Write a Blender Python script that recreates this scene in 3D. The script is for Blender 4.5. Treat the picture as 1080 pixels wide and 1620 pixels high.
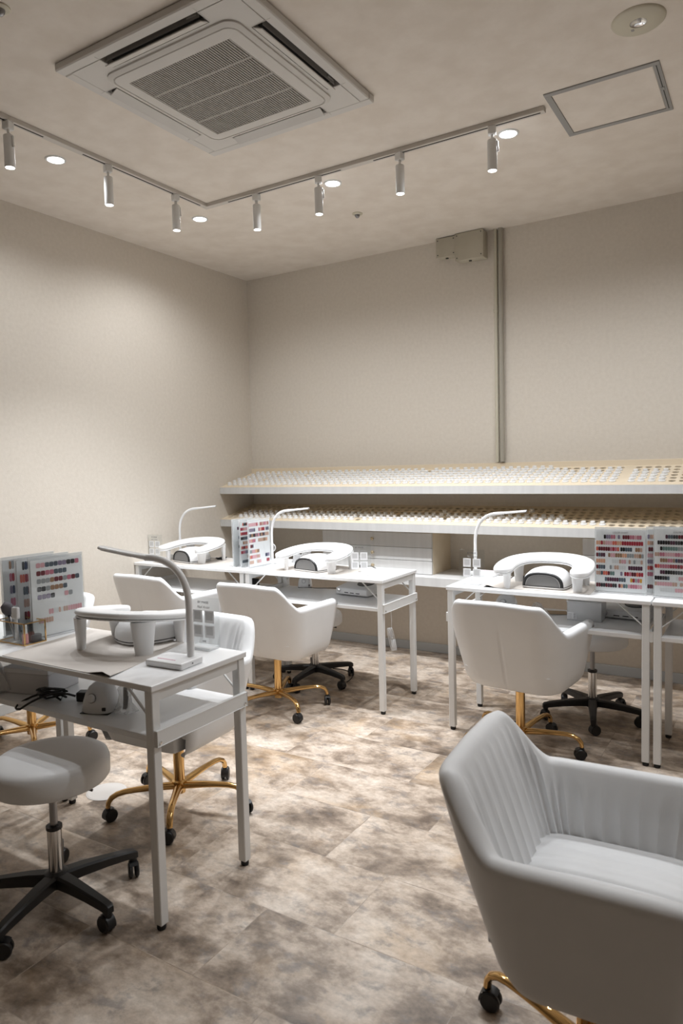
import bpy, bmesh, math, random
from mathutils import Vector, Matrix, Euler
from math import sin, cos, pi, radians, sqrt, atan2
random.seed(7)
for o in list(bpy.data.objects): bpy.data.objects.remove(o)
S = bpy.context.scene
COL = S.collection

# ------------------------------------------------------------------ camera, exposure, world
H = 2.731                     # ceiling height
T = 0.700                     # table top height
cam_d = bpy.data.cameras.new('camera'); cam = bpy.data.objects.new('camera', cam_d); COL.objects.link(cam)
right = Vector((0.85103, 0.524546, -0.024483)); up = Vector((-0.013283, 0.068112, 0.997589)); fwd = Vector((-0.524949, 0.848653, -0.064933))
m = Matrix((right, up, -fwd)).transposed().to_4x4(); m.translation = Vector((3.49174, -4.33231, 1.28195))
cam.matrix_world = m
cam_d.sensor_fit = 'VERTICAL'; cam_d.sensor_height = 36; cam_d.sensor_width = 24
cam_d.lens = 1107.466 / 1620 * 36
cam_d.clip_start = .02
cam_d.dof.use_dof = True; cam_d.dof.focus_distance = 3.6; cam_d.dof.aperture_fstop = 5.6
S.camera = cam
S.view_settings.view_transform = 'Standard'; S.view_settings.look = 'None'
S.view_settings.gamma = 1; S.view_settings.use_curve_mapping = False
S.view_settings.exposure = 0.14
W = bpy.data.worlds.new('world'); S.world = W; W.use_nodes = True
W.node_tree.nodes['Background'].inputs[0].default_value = (1, .97, .93, 1)
W.node_tree.nodes['Background'].inputs[1].default_value = .05

P_DOWN = 25.0                 # recessed downlights
P_SPOT = 58.0                 # track spots
LCOL = (.935, .965, 1.0)

# ------------------------------------------------------------------ materials
def mat(name, col, rough=.5, metal=0, spec=.5, **k):
    M = bpy.data.materials.new(name); M.use_nodes = True
    b = M.node_tree.nodes['Principled BSDF']
    b.inputs['Base Color'].default_value = (*col, 1); b.inputs['Roughness'].default_value = rough
    b.inputs['Metallic'].default_value = metal; b.inputs['Specular IOR Level'].default_value = spec
    for kk, v in k.items(): b.inputs[kk.replace('_', ' ')].default_value = v
    return M
def nodes(M): return M.node_tree.nodes, M.node_tree.links, M.node_tree.nodes['Principled BSDF']
def obj_coord(N, L, scale=(1, 1, 1), rot=(0, 0, 0)):
    tc = N.new('ShaderNodeTexCoord'); mp = N.new('ShaderNodeMapping')
    mp.inputs['Scale'].default_value = scale; mp.inputs['Rotation'].default_value = rot
    L.new(tc.outputs['Object'], mp.inputs[0]); return mp.outputs[0]
def noise(N, L, v, scale, detail=4, rough=.55, dist=0):
    n = N.new('ShaderNodeTexNoise'); n.inputs['Scale'].default_value = scale; n.inputs['Detail'].default_value = detail
    n.inputs['Roughness'].default_value = rough; n.inputs['Distortion'].default_value = dist
    L.new(v, n.inputs['Vector']); return n.outputs['Fac']
def ramp(N, L, f, stops):
    r = N.new('ShaderNodeValToRGB'); e = r.color_ramp.elements
    while len(e) < len(stops): e.new(.5)
    for q, (p, c) in zip(e, stops): q.position = p; q.color = (*c, 1)
    L.new(f, r.inputs[0]); return r.outputs[0]
def mixc(N, L, a, b, f, mode='MIX'):
    x = N.new('ShaderNodeMix'); x.data_type = 'RGBA'; x.blend_type = mode
    for s, v in ((0, f), (6, a), (7, b)):
        if hasattr(v, 'is_output'): L.new(v, x.inputs[s])
        elif isinstance(v, tuple): x.inputs[s].default_value = (*v, 1)
        else: x.inputs[s].default_value = v
    return x.outputs[2]
def bump(N, L, b, h, strength, dist=.002):
    n = N.new('ShaderNodeBump'); n.inputs['Strength'].default_value = strength; n.inputs['Distance'].default_value = dist
    L.new(h, n.inputs['Height']); L.new(n.outputs[0], b.inputs['Normal'])

def tex_mat(name, c1, c2, scale, rough=.6, bs=.2, bscale=200, bd=.001, stretch=(1, 1, 1), lo=.35, hi=.65):
    M = mat(name, c1, rough); N, L, b = nodes(M); v = obj_coord(N, L, stretch)
    L.new(ramp(N, L, noise(N, L, v, scale), [(lo, c1), (hi, c2)]), b.inputs['Base Color'])
    bump(N, L, b, noise(N, L, v, bscale, 3), bs, bd)
    return M
M_wall = tex_mat('wallpaper_beige', (.685, .625, .545), (.735, .675, .595), 48, .85, .5, 160, .0015, lo=.3, hi=.7)
M_ceil = tex_mat('ceiling_plaster', (.735, .665, .585), (.80, .735, .66), 8, .9, .3, 30, .002, lo=.36, hi=.64)
M_base = mat('baseboard_grey', (.42, .42, .41), .5)

def floor_mat():
    M = mat('vinyl_floor_mottled', (.4, .32, .25), .42); N, L, b = nodes(M); v = obj_coord(N, L)
    br = N.new('ShaderNodeTexBrick'); br.offset = .37; br.inputs['Color1'].default_value = (0, 0, 0, 1); br.inputs['Color2'].default_value = (1, 1, 1, 1)
    br.inputs['Mortar'].default_value = (.5, .5, .5, 1); br.inputs['Scale'].default_value = 1; br.inputs['Mortar Size'].default_value = .0012
    br.inputs['Brick Width'].default_value = .62; br.inputs['Row Height'].default_value = .31; br.inputs['Bias'].default_value = 0
    L.new(v, br.inputs['Vector'])
    vm = N.new('ShaderNodeVectorMath'); vm.operation = 'MULTIPLY_ADD'
    L.new(br.outputs['Color'], vm.inputs[0]); vm.inputs[1].default_value = (7, 5, 3); L.new(v, vm.inputs[2])
    mp = N.new('ShaderNodeMapping'); mp.inputs['Scale'].default_value = (.9, 1.25, 1); L.new(vm.outputs[0], mp.inputs[0])
    w = mp.outputs[0]
    n1 = noise(N, L, w, 5.2, 10, .66, .15)
    c = ramp(N, L, n1, [(.33, (.13, .095, .07)), (.44, (.30, .235, .18)), (.52, (.50, .41, .33)), (.64, (.66, .575, .49))])
    n2 = noise(N, L, w, 3.1, 5, .6, .4)
    c = mixc(N, L, c, (.46, .31, .17), ramp(N, L, n2, [(.52, (0, 0, 0)), (.68, (.42, .42, .42))]))
    n3 = noise(N, L, w, 11, 8, .7, .2)
    c = mixc(N, L, c, (.20, .185, .18), ramp(N, L, n3, [(.53, (0, 0, 0)), (.64, (.62, .62, .62))]))
    n4 = noise(N, L, w, 38, 6, .75)
    c = mixc(N, L, c, ramp(N, L, n4, [(.36, (.80, .79, .78)), (.62, (1.08, 1.08, 1.08))]), 1.0, 'MULTIPLY')
    c = mixc(N, L, c, (.16, .13, .10), ramp(N, L, br.outputs['Fac'], [(0, (0, 0, 0)), (1, (.15, .15, .15))]))
    L.new(c, b.inputs['Base Color'])
    bump(N, L, b, n3, .12, .002)
    return M
M_floor = floor_mat()

M_top = tex_mat('white_laminate', (.86, .86, .86), (.88, .88, .88), 4, .32, .06, 120, .0005)
M_paint = mat('white_painted_steel', (.80, .80, .79), .35)
M_black = mat('black_plastic', (.012, .012, .013), .42)
M_rub = mat('black_rubber', (.015, .015, .015), .7)
M_gold = mat('polished_gold', (.70, .45, .19), .12, 1)
M_chrome = mat('chrome', (.72, .72, .72), .15, 1)
M_steel = mat('dull_steel', (.33, .33, .34), .35, 1)
M_leath = tex_mat('white_leatherette', (.79, .795, .80), (.82, .825, .83), 6, .48, .25, 420, .0006)
M_wplas = mat('white_plastic', (.84, .84, .84), .28)
M_pad = mat('white_pad', (.88, .88, .88), .42)
M_grey = mat('grey_panel', (.20, .20, .20), .45)
M_mat = tex_mat('beige_leather_mat', (.57, .525, .48), (.61, .565, .52), 8, .6, .2, 250, .0006)
M_wood = tex_mat('cream_board', (.78, .66, .49), (.82, .71, .55), 3, .6, .1, 60, .0006, (.3, 3, 3))
M_front = tex_mat('pale_woodgrain_laminate', (.66, .655, .645), (.71, .705, .695), 3, .45, .04, 30, .0004, (9, 1, .3))
M_jar = mat('jar_white', (.86, .86, .86), .25)
M_kraft = mat('conduit_cream', (.60, .56, .45), .45)
M_conduit = mat('conduit_grey', (.40, .37, .31), .45)
M_jbox = tex_mat('junction_box_enamel', (.47, .43, .34), (.52, .48, .39), 6, .5, .05, 80)
M_ac = mat('cassette_plastic', (.66, .635, .60), .5)
M_dark = mat('dark_recess', (.03, .028, .026), .8)
M_vane = mat('vane_grey', (.33, .315, .30), .5)
M_track = mat('track_enamel', (.60, .56, .51), .5)
M_lampw = mat('spot_white', (.78, .78, .77), .4)
M_alu = mat('hatch_aluminium', (.34, .335, .325), .55, .3)
M_cream = mat('cream_plate', (.60, .56, .45), .5)
M_bag = mat('clear_bag', (.8, .8, .8), .25, Alpha=.35)
M_clear = mat('frosted_clear', (.86, .87, .88), .35, Alpha=.45)
M_paper = mat('paper_white', (.84, .84, .85), .6)
M_ink = mat('ink_dark', (.10, .10, .11), .7)
M_inkg = mat('ink_grey', (.33, .33, .34), .7)
M_pink = mat('pink_liquid', (.75, .33, .33), .3)
M_blue = mat('blue_grey_plastic', (.28, .36, .46), .4)
M_brush = mat('brush_hair', (.13, .12, .13), .9)
def glass_mat():
    M = bpy.data.materials.new('clear_acrylic'); M.use_nodes = True; N = M.node_tree.nodes; L = M.node_tree.links
    N.clear(); out = N.new('ShaderNodeOutputMaterial'); mx = N.new('ShaderNodeMixShader'); tr = N.new('ShaderNodeBsdfTransparent')
    tr.inputs[0].default_value = (.96, .97, .97, 1); gl = N.new('ShaderNodeBsdfGlossy'); gl.inputs['Roughness'].default_value = .05
    lw = N.new('ShaderNodeLayerWeight'); pw = N.new('ShaderNodeMath'); pw.operation = 'POWER'; pw.inputs[1].default_value = 4.5
    ma = N.new('ShaderNodeMath'); ma.operation = 'MULTIPLY_ADD'; ma.inputs[1].default_value = .6; ma.inputs[2].default_value = .03
    L.new(lw.outputs['Facing'], pw.inputs[0]); L.new(pw.outputs[0], ma.inputs[0]); L.new(ma.outputs[0], mx.inputs[0]); L.new(tr.outputs[0], mx.inputs[1]); L.new(gl.outputs[0], mx.inputs[2]); L.new(mx.outputs[0], out.inputs[0])
    return M
M_acr = glass_mat()
def emit(name, col, s):
    M = bpy.data.materials.new(name); M.use_nodes = True; b = M.node_tree.nodes['Principled BSDF']
    b.inputs['Base Color'].default_value = (.9, .9, .9, 1); b.inputs['Emission Color'].default_value = (*col, 1); b.inputs['Emission Strength'].default_value = s
    return M
M_glow = emit('lamp_glow', (1, .98, .95), 14)
def _lin(h): 
    r = [int(h[i:i+2], 16) / 255 for i in (0, 2, 4)]
    return tuple(((x + .055) / 1.055) ** 2.4 if x > .04 else x / 12.92 for x in r)
CH = [mat('chip_%s' % n, _lin(h), .3) for n, h in zip(
    ['rose', 'pale_pink', 'coral', 'crimson', 'wine', 'plum', 'charcoal', 'ebony', 'slate', 'silver', 'nude', 'tan', 'peach', 'mustard', 'navy', 'mauve', 'teal', 'white'],
    ['c4788a', 'dca9b0', 'd9705f', 'a52f3f', '6e2733', '573347', '3f4044', '1d1c20', '5b6570', '9da0a3', 'c8a595', 'a07c62', 'dfa98c', 'd8a245', '2f3a57', '8b7f96', '6f8a85', 'dcdcdc'])]

# ------------------------------------------------------------------ mesh helpers
class MB:
    def __init__(s): s.v = []; s.f = []; s.m = []; s.mi = 0
    def add(s, vs, fs, M=None):
        o = len(s.v)
        for q in vs:
            q = Vector(q); s.v.append(M @ q if M else q)
        for f in fs: s.f.append([i + o for i in f]); s.m.append(s.mi)
        return s
    def box(s, x0, x1, y0, y1, z0, z1, bev=.0015, M=None, seg=1):
        bm = bmesh.new(); bmesh.ops.create_cube(bm, size=1)
        for q in bm.verts: q.co = Vector(((x0 + x1) / 2 + q.co.x * (x1 - x0), (y0 + y1) / 2 + q.co.y * (y1 - y0), (z0 + z1) / 2 + q.co.z * (z1 - z0)))
        if bev: bmesh.ops.bevel(bm, geom=list(bm.edges), offset=min(bev, .45 * min(abs(x1 - x0), abs(y1 - y0), abs(z1 - z0))), segments=seg, affect='EDGES', profile=.5)
        bm.verts.ensure_lookup_table()
        s.add([q.co.copy() for q in bm.verts], [[q.index for q in f.verts] for f in bm.faces], M); bm.free(); return s
    def lathe(s, prof, n=24, c=(0, 0, 0), M=None, cap=True):
        vs = []; fs = []; k = len(prof)
        for i in range(n):
            a = 2 * pi * i / n
            for r, z in prof: vs.append((c[0] + r * cos(a), c[1] + r * sin(a), c[2] + z))
        for i in range(n):
            j = (i + 1) % n
            for q in range(k - 1): fs.append([i * k + q, j * k + q, j * k + q + 1, i * k + q + 1])
        if cap:
            if prof[0][0] > 1e-6: fs.append([i * k for i in range(n)][::-1])
            if prof[-1][0] > 1e-6: fs.append([i * k + k - 1 for i in range(n)])
        return s.add(vs, fs, M)
    def tube(s, pts, r, n=8, sq=(1, 1), closed=False, M=None):
        pts = [Vector(p) for p in pts]; R = r if isinstance(r, (list, tuple)) else [r] * len(pts)
        vs = []; fs = []; prev = None
        for i, p in enumerate(pts):
            t = (pts[min(i + 1, len(pts) - 1)] - pts[max(i - 1, 0)]).normalized()
            if prev is None: a = t.orthogonal().normalized() if abs(t.z) > .95 else Vector((0, 0, 1)).cross(t).normalized()
            else: a = (prev - t * prev.dot(t)).normalized()
            prev = a; b = t.cross(a)
            for j in range(n):
                q = 2 * pi * j / n; vs.append(p + (a * cos(q) * sq[0] + b * sin(q) * sq[1]) * R[i])
        for i in range(len(pts) - 1):
            for j in range(n): fs.append([i * n + j, i * n + (j + 1) % n, (i + 1) * n + (j + 1) % n, (i + 1) * n + j])
        fs.append(list(range(n))[::-1]); fs.append([(len(pts) - 1) * n + j for j in range(n)])
        return s.add(vs, fs, M)
    def grid(s, rows, closed=False, M=None):
        n = len(rows[0]); vs = [p for r in rows for p in r]; fs = []
        for i in range(len(rows) - 1):
            for j in range(n if closed else n - 1):
                fs.append([i * n + j, i * n + (j + 1) % n, (i + 1) * n + (j + 1) % n, (i + 1) * n + j])
        return s.add(vs, fs, M)
    def build(s, name, mats, parent=None, smooth=False, loc=None, rot=None, kind=None):
        me = bpy.data.meshes.new(name); me.from_pydata([tuple(v) for v in s.v], [], s.f)
        for q in (mats if isinstance(mats, (list, tuple)) else [mats]): me.materials.append(q)
        me.polygons.foreach_set('material_index', s.m)
        bm = bmesh.new(); bm.from_mesh(me); bmesh.ops.recalc_face_normals(bm, faces=bm.faces); bm.to_mesh(me); bm.free()
        if smooth: me.shade_smooth() if smooth is True else me.set_sharp_from_angle(angle=radians(smooth))
        if smooth and smooth is not True:
            me.shade_smooth(); me.set_sharp_from_angle(angle=radians(smooth))
        o = bpy.data.objects.new(name, me); COL.objects.link(o)
        if parent: o.parent = parent
        if loc: o.location = loc
        if rot: o.rotation_euler = rot
        if kind: o['kind'] = kind
        return o
def tag(o, label, cat=None, group=None, kind=None):
    o['label'] = label
    if cat: o['category'] = cat
    if group: o['group'] = group
    if kind: o['kind'] = kind
    return o
def empty(name, loc=(0, 0, 0), rz=0, label=None, cat=None, group=None):
    o = bpy.data.objects.new(name, None); COL.objects.link(o); o.location = loc; o.rotation_euler = (0, 0, rz); o.empty_display_size = .05
    if label: tag(o, label, cat, group)
    return o
def copy_tree(o, parent=None):
    c = o.copy(); COL.objects.link(c); c.parent = parent
    for ch in list(o.children): copy_tree(ch, c)
    return c
def place(o, loc, rz, label, group=None):
    o.location = loc; o.rotation_euler = (0, 0, rz); o['label'] = label
    if group: o['group'] = group
    return o
def lettering(name, s, size, M, parent, loc, rot=(pi / 2, 0, 0), ext=.0002, shear=0):
    cu = bpy.data.curves.new(name, 'FONT'); cu.body = s; cu.size = size; cu.extrude = ext; cu.align_x = 'CENTER'; cu.shear = shear
    t = bpy.data.objects.new(name, cu); COL.objects.link(t)
    dg = bpy.context.evaluated_depsgraph_get(); me = bpy.data.meshes.new_from_object(t.evaluated_get(dg))
    bpy.data.objects.remove(t); me.materials.clear(); me.materials.append(M)
    o = bpy.data.objects.new(name, me); COL.objects.link(o); o.parent = parent; o.location = loc; o.rotation_euler = rot
    return o
def bez(p0, p1, p2, p3, n=12):
    p0, p1, p2, p3 = map(Vector, (p0, p1, p2, p3))
    return [(p0 * (1 - t) ** 3 + 3 * p1 * t * (1 - t) ** 2 + 3 * p2 * t * t * (1 - t) + p3 * t ** 3) for t in [i / n for i in range(n + 1)]]
def sm(x): x = max(0, min(1, x)); return x * x * (3 - 2 * x)

# ------------------------------------------------------------------ room shell
X1, Y1 = 6.2, -7.0
MB().box(-.1, X1 + .1, Y1 - .1, .1, -.1, 0, 0).build('floor', M_floor, kind='structure')
MB().box(-.1, X1 + .1, Y1 - .1, .1, H, H + .1, 0).build('ceiling', M_ceil, kind='structure')
MB().box(-.1, X1 + .1, 0, .1, 0, H, 0).build('wall_back', M_wall, kind='structure')
MB().box(-.1, 0, Y1, 0, 0, H, 0).build('wall_left', M_wall, kind='structure')
MB().box(X1, X1 + .1, Y1, 0, 0, H, 0).build('wall_right', M_wall, kind='structure')
MB().box(0, X1, Y1 - .1, Y1, 0, H, 0).build('wall_front', M_wall, kind='structure')
MB().box(.009, X1, -.009, 0, 0, .06, .002).build('baseboard_back', M_base, kind='structure')
MB().box(0, .009, Y1, 0, 0, .06, .002).build('baseboard_left', M_base, kind='structure')

# ------------------------------------------------------------------ ceiling: cassette air conditioner
def cassette():
    cx, cy, w = 1.719, -2.236, .417
    t = empty('ceiling_air_conditioner', (cx, cy, H), 0, 'large square four-way air conditioner cassette set in the ceiling', 'air conditioner')
    f = MB(); z0, z1 = -.028, 0
    so, si, sl = .375, .318, .225     # slot outer / inner distance, half length
    # outer plate built as strips that leave the four slots open
    f.box(-w, w, so, w, z0, z1, .004); f.box(-w, w, -w, -so, z0, z1, .004); f.box(-w, -so, -so, so, z0, z1, .004); f.box(so, w, -so, so, z0, z1, .004)
    for sx in (-1, 1):
        for sy in (-1, 1):
            f.box(min(sx * sl, sx * so), max(sx * sl, sx * so), min(sy * si, sy * so), max(sy * si, sy * so), z0, z1, 0)
            f.box(min(sx * si, sx * so), max(sx * si, sx * so), min(sy * sl, sy * si), max(sy * sl, sy * si), z0, z1, 0)
    f.box(-si, si, -si, si, z0, z1, 0)
    for a in range(4):
        R_ = Matrix.Rotation(a * pi / 2, 4, 'Z')
        # seams of the corner covers
        f.box(-sl - .004, -sl - .002, si, w - .02, z0 - .001, z0, 0, R_); f.box(sl + .002, sl + .004, si, w - .02, z0 - .001, z0, 0, R_)
    f.build('frame', M_ac, t)
    r = MB()
    for a in range(4): r.box(-sl, sl, si, so, -.004, -.001, 0, Matrix.Rotation(a * pi / 2, 4, 'Z'))
    r.build('slot_recess', M_dark, t)
    for a in range(4):
        R_ = Matrix.Rotation(a * pi / 2, 4, 'Z')
        v = MB(); v.box(-sl + .004, sl - .004, 0, .040, -.002, .002, .001, R_ @ Matrix.Translation((0, si + .004, -.027)) @ Matrix.Rotation(-.42, 4, 'X'))
        v.build('louver', M_ac, t)
        v = MB(); v.box(-sl + .01, sl - .01, -.001, .001, -.016, .006, 0, R_ @ Matrix.Translation((0, so - .018, -.012)))
        v.box(-sl + .02, -sl + .06, -.01, .0, -.014, -.004, .001, R_ @ Matrix.Translation((0, so - .012, -.006))); v.build('inner_vane', M_vane, t)
    # centre intake panel: rounded square ring and ribbed grille
    g = MB(); N = 40
    def rsq(h, r, z):
        o = []
        for c in range(4):
            for i in range(10):
                q = c * pi / 2 + (pi / 2) * i / 9; sx = (1, -1, -1, 1)[c]; sy = (1, 1, -1, -1)[c]
                o.append((sx * (h - r) + r * cos(q), sy * (h - r) + r * sin(q), z))
        return o
    g.grid([rsq(.305, .05, z0), rsq(.305, .05, z0 - .006), rsq(.292, .045, z0 - .012), rsq(.289, .042, z0 - .0125), rsq(.286, .04, z0 - .006), rsq(.283, .038, z0 - .0125), rsq(.262, .02, z0 - .015), rsq(.238, .002, z0 - .015), rsq(.236, .002, z0 - .006)], True)
    g.build('intake_panel', M_ac, t, smooth=30)
    g = MB(); g.box(-.237, .237, -.237, .237, z0 - .007, z0 - .004, 0); g.build('grille_backing', M_dark, t)
    g = MB()
    for i in range(46):
        x = -.233 + i * .01036
        g.box(x - .003, x + .003, -.236, .236, z0 - .014, z0 - .007, 0)
    for y in (-.118, 0, .118): g.box(-.236, .236, y - .005, y + .005, z0 - .0145, z0 - .008, 0)
    g.build('grille', mat('grille_beige', (.40, .375, .345), .55), t)
    g = MB(); g.box(.335, .372, .395, .402, z0 - .001, z0, 0, Matrix.Rotation(-pi / 2, 4, 'Z')); g.build('maker_badge', M_vane, t)
cassette()

# access hatch
t = empty('ceiling_hatch', (2.905, -1.240, H), 0, 'rectangular ceiling access hatch with grey metal rim near right edge', 'hatch')
f = MB(); a, b = .211, .186
for x0, x1, y0, y1 in ((-a, a, -a, -b), (-a, a, b, a), (-a, -b, -b, b), (b, a, -b, b)): f.box(x0, x1, y0, y1, -.005, .001, .001)
f.build('rim', M_alu, t); MB().box(-b + .002, b - .002, -b + .002, b - .002, -.002, .001, 0).build('panel', M_ceil, t)
MB().box(b + .010, b + .013, -b, b, -.0056, -.0045, 0).build('gap', M_dark, t)
MB().box(b + .006, b + .018, -.012, .012, -.008, -.004, .001).build('latch', M_alu, t)
# emergency light
t = empty('emergency_light', (3.09, -1.742, H), 0, 'round cream recessed emergency light, topmost right on the ceiling', 'ceiling light')
MB().lathe([(.026, -.006), (.027, -.010), (.078, -.008), (.084, -.003), (.085, .001)], 40, cap=False).build('cover', M_cream, t, smooth=40)
MB().lathe([(.0, -.001), (.018, -.002), (.026, -.008)], 28, cap=False).build('reflector', M_chrome, t, smooth=True)
MB().lathe([(0, -.014), (.005, -.012), (.007, -.006), (.006, -.001)], 14, (.004, -.006, 0)).build('bulb', M_jar, t, smooth=True)
MB().box(-.028, -.018, .026, .040, -.0105, -.008, .001).build('test_button', M_vane, t)
# detectors
def detector(loc, label):
    t = empty('heat_detector', loc, 0, label, 'detector')
    MB().lathe([(.030, .0), (.030, -.004), (.024, -.007), (0, -.008)], 28).build('base', M_cream, t, smooth=40)
    MB().lathe([(.015, -.007), (.014, -.014), (.009, -.022), (.005, -.025), (0, -.026)], 20).build('sensor', M_steel, t, smooth=40)
detector((1.432, -.749, H), 'small round ceiling detector between the track and the back wall')
detector((1.425, -2.935, H), 'round ceiling detector cut by the top left corner of the photo')

# track
def track(name, x0, x1, y0, y1, slots, label):
    t = empty(name, ((x0 + x1) / 2, (y0 + y1) / 2, H), 0, label, 'lighting track')
    lx, ly = (x1 - x0) / 2, (y1 - y0) / 2
    MB().box(-lx, lx, -ly, ly, -.019, 0, .0015).build('rail', M_track, t)
    s = MB(); cx, cy = (x0 + x1) / 2, (y0 + y1) / 2
    for a, b in slots:
        if lx > ly: s.box(a - cx, b - cx, -.004, .004, -.0196, -.0188, 0)
        else: s.box(-.004, .004, a - cy, b - cy, -.0196, -.0188, 0)
    s.build('slot', M_dark, t)
TX, TY = .826, -1.349
track('lighting_track', TX - .0165, TX + .0165, -3.4, TY - .017, [(-3.3, -2.36), (-2.16, -1.40)], 'left lighting track running parallel to the left wall')
track('lighting_track', TX - .0165, 2.673, TY - .0165, TY + .0165, [(.98, 1.69), (1.87, 2.655)], 'right lighting track running parallel to the back wall')

def spot_head():
    t = empty('track_spotlight', (0, 0, 0), 0, 'x', 'track light', 'white cylinder spotlights on the track')
    MB().box(-.017, .017, -.017, .017, -.052, -.019, .004, seg=2).build('adapter', M_lampw, t)
    MB().tube([(0, 0, -.05), (0, 0, -.066), (.020, 0, -.085), (.0235, 0, -.125)], [.005, .005, .0045, .004], 8, (1, 1.6)).build('arm', M_lampw, t, smooth=50)
    MB().lathe([(.0, -.074), (.019, -.074), (.0205, -.077), (.0205, -.200), (.0195, -.202), (.018, -.202), (.0175, -.197)], 28, (0, 0, 0), cap=False).build('barrel', M_lampw, t, smooth=40)
    MB().lathe([(0, -.1975), (.0174, -.1975)], 24, cap=False).build('lens', M_glow, t)
    MB().lathe([(.0, 0), (.003, 0), (.003, .005), (0, .005)], 10, M=Matrix.Translation((.0235, 0, -.12)) @ Matrix.Rotation(pi / 2, 4, 'Y')).build('screw', M_chrome, t)
    return t
def spot_lamp(loc, power, size, blend, rad=.015, tgt=(0, 0, -1)):
    l = bpy.data.lights.new('lamp', 'SPOT'); l.energy = power; l.spot_size = radians(size); l.spot_blend = blend; l.shadow_soft_size = rad; l.color = LCOL
    o = bpy.data.objects.new('lamp', l); COL.objects.link(o); o.location = loc; o.rotation_euler = Vector(tgt).to_track_quat('-Z', 'Y').to_euler()
    return o
proto = spot_head(); first = True
SP = [((TX, -2.523), 0.2, 'leftmost track spotlight, at the left frame edge'), ((TX, -2.021), 2.8, 'second track spotlight from the left, arm on its left'),
      ((TX, -1.586), 1.2, 'third track spotlight from the left, nearest the track corner on the left track'),
      ((1.171, TY), 1.6, 'track spotlight just right of the corner of the track'), ((1.559, TY), .6, 'second spotlight on the right track, beside a lit downlight'),
      ((2.008, TY), 2.8, 'third spotlight on the right track, with no downlight beside it'), ((2.448, TY), .3, 'rightmost track spotlight, nearest the ceiling hatch')]
for (x, y), rz, lb in SP:
    o = proto if first else copy_tree(proto); first = False
    place(o, (x, y, H), rz, lb)
    spot_lamp((x, y, H - .206), P_SPOT * (.6 if y < -2.3 else .9 if x < 1 else 1.08), 100, 1.0)
def downlight(x, y, lb, power=None):
    t = empty('recessed_downlight', (x, y, H), 0, lb, 'downlight', 'lit recessed downlights')
    MB().lathe([(.036, -.001), (.037, -.005), (.044, -.005), (.047, .0)], 36, cap=False).build('trim_ring', M_lampw, t, smooth=40)
    MB().lathe([(0, -.004), (.020, -.0045), (.036, -.003)], 28, cap=False).build('diffuser', M_glow, t)
    spot_lamp((x, y, H - .012), power or P_DOWN, 156, .6, .03)
downlight(.646, -2.167, 'lit downlight beside the left track, nearest the left wall', 14)
downlight(.648, -1.211, 'lit downlight just beyond the corner of the track')
downlight(1.549, -1.199, 'lit downlight behind the middle of the right track')
downlight(2.473, -1.210, 'lit downlight right of the rightmost track spotlight')
downlight(3.390, -1.210, 'lit downlight beyond the right frame edge, in line with the back row', 36)
downlight(3.390, -2.170, 'lit downlight above the right foreground armchair', 40)
downlight(4.300, -2.170, 'lit downlight farthest to the right, out of frame', 36)

# ------------------------------------------------------------------ wall boxes and conduits
def jbox(x0, x1, z0, z1, d, label):
    t = empty('junction_box', ((x0 + x1) / 2, 0, z0), 0, label, 'electrical box'); w = (x1 - x0) / 2; h = z1 - z0
    MB().box(-w, w, -d + .004, 0, 0, h, .003).build('body', M_jbox, t)
    MB().box(-w - .001, w + .001, -d, -d + .004, -.001, h + .001, .001).build('lid', M_jbox, t)
    for sx in (-1, 1):
        for z in (.014, h - .014): MB().lathe([(0, 0), (.0035, 0), (.0035, .002), (0, .002)], 10, M=Matrix.Translation((sx * (w - .012), -d - .002, z)) @ Matrix.Rotation(pi / 2, 4, 'X')).build('screw', M_dark, t)
    MB().lathe([(0, -.004), (.010, -.004), (.010, 0), (0, 0)], 14, (-w * .1, -d * .45, 0)).build('knockout', M_dark, t)
jbox(1.62, 1.752, 2.606, 2.724, .07, 'smaller grey junction box on the back wall, the left of the pair')
jbox(1.757, 1.94, 2.562, 2.727, .085, 'larger grey junction box on the back wall, beside the conduit')
t = empty('wall_conduit', (1.996, 0, 0), 0, 'thin cream conduit pipe on the back wall with a coupling', 'pipe')
MB().tube([(0, -.014, 1.287), (0, -.014, H)], .011, 14).build('pipe', M_kraft, t, smooth=50)
MB().tube([(0, -.014, 2.22), (0, -.014, 2.27)], .0135, 14).build('coupling', M_kraft, t, smooth=50)
MB().box(-.022, .022, -.004, 0, 2.232, 2.246, .001).build('clip', M_kraft, t)
o = MB().tube([(2.029, -.017, 1.287), (2.029, -.017, H)], .0155, 14).build('wall_conduit', M_conduit, smooth=50)
tag(o, 'thicker grey conduit pipe right of the cream one', 'pipe')

# ------------------------------------------------------------------ shelf unit on the back wall
def holed(mb, x0, cols, w, rows, p, th, M, r=.0175, skip=()):
    K = 16
    for i in range(cols):
        for j in range(rows):
            cx = x0 + (i + .5) * w; cy = (j + .5) * p; vs = []; fs = []
            for k in range(K):
                a = 2 * pi * k / K; q = max(abs(cos(a)), abs(sin(a)))
                vs.append((cx + cos(a) / q * w / 2, cy + sin(a) / q * p / 2, 0))
            for k in range(K): a = 2 * pi * k / K; vs.append((cx + cos(a) * r, cy + sin(a) * r, 0))
            for k in range(K): a = 2 * pi * k / K; vs.append((cx + cos(a) * r, cy + sin(a) * r, -th))
            for k in range(K):
                n = (k + 1) % K; fs.append([k, n, K + n, K + k]); fs.append([K + k, K + n, 2 * K + n, 2 * K + k])
            mb.add(vs, fs, M)
SX1 = 4.1; PX = .05
def slope_M(yf, zf, zb):
    a = atan2(zb - zf, -yf); return Matrix.Translation((0, yf, zf)) @ Matrix.Rotation(a, 4, 'X'), a, sqrt(yf * yf + (zb - zf) ** 2)
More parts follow.
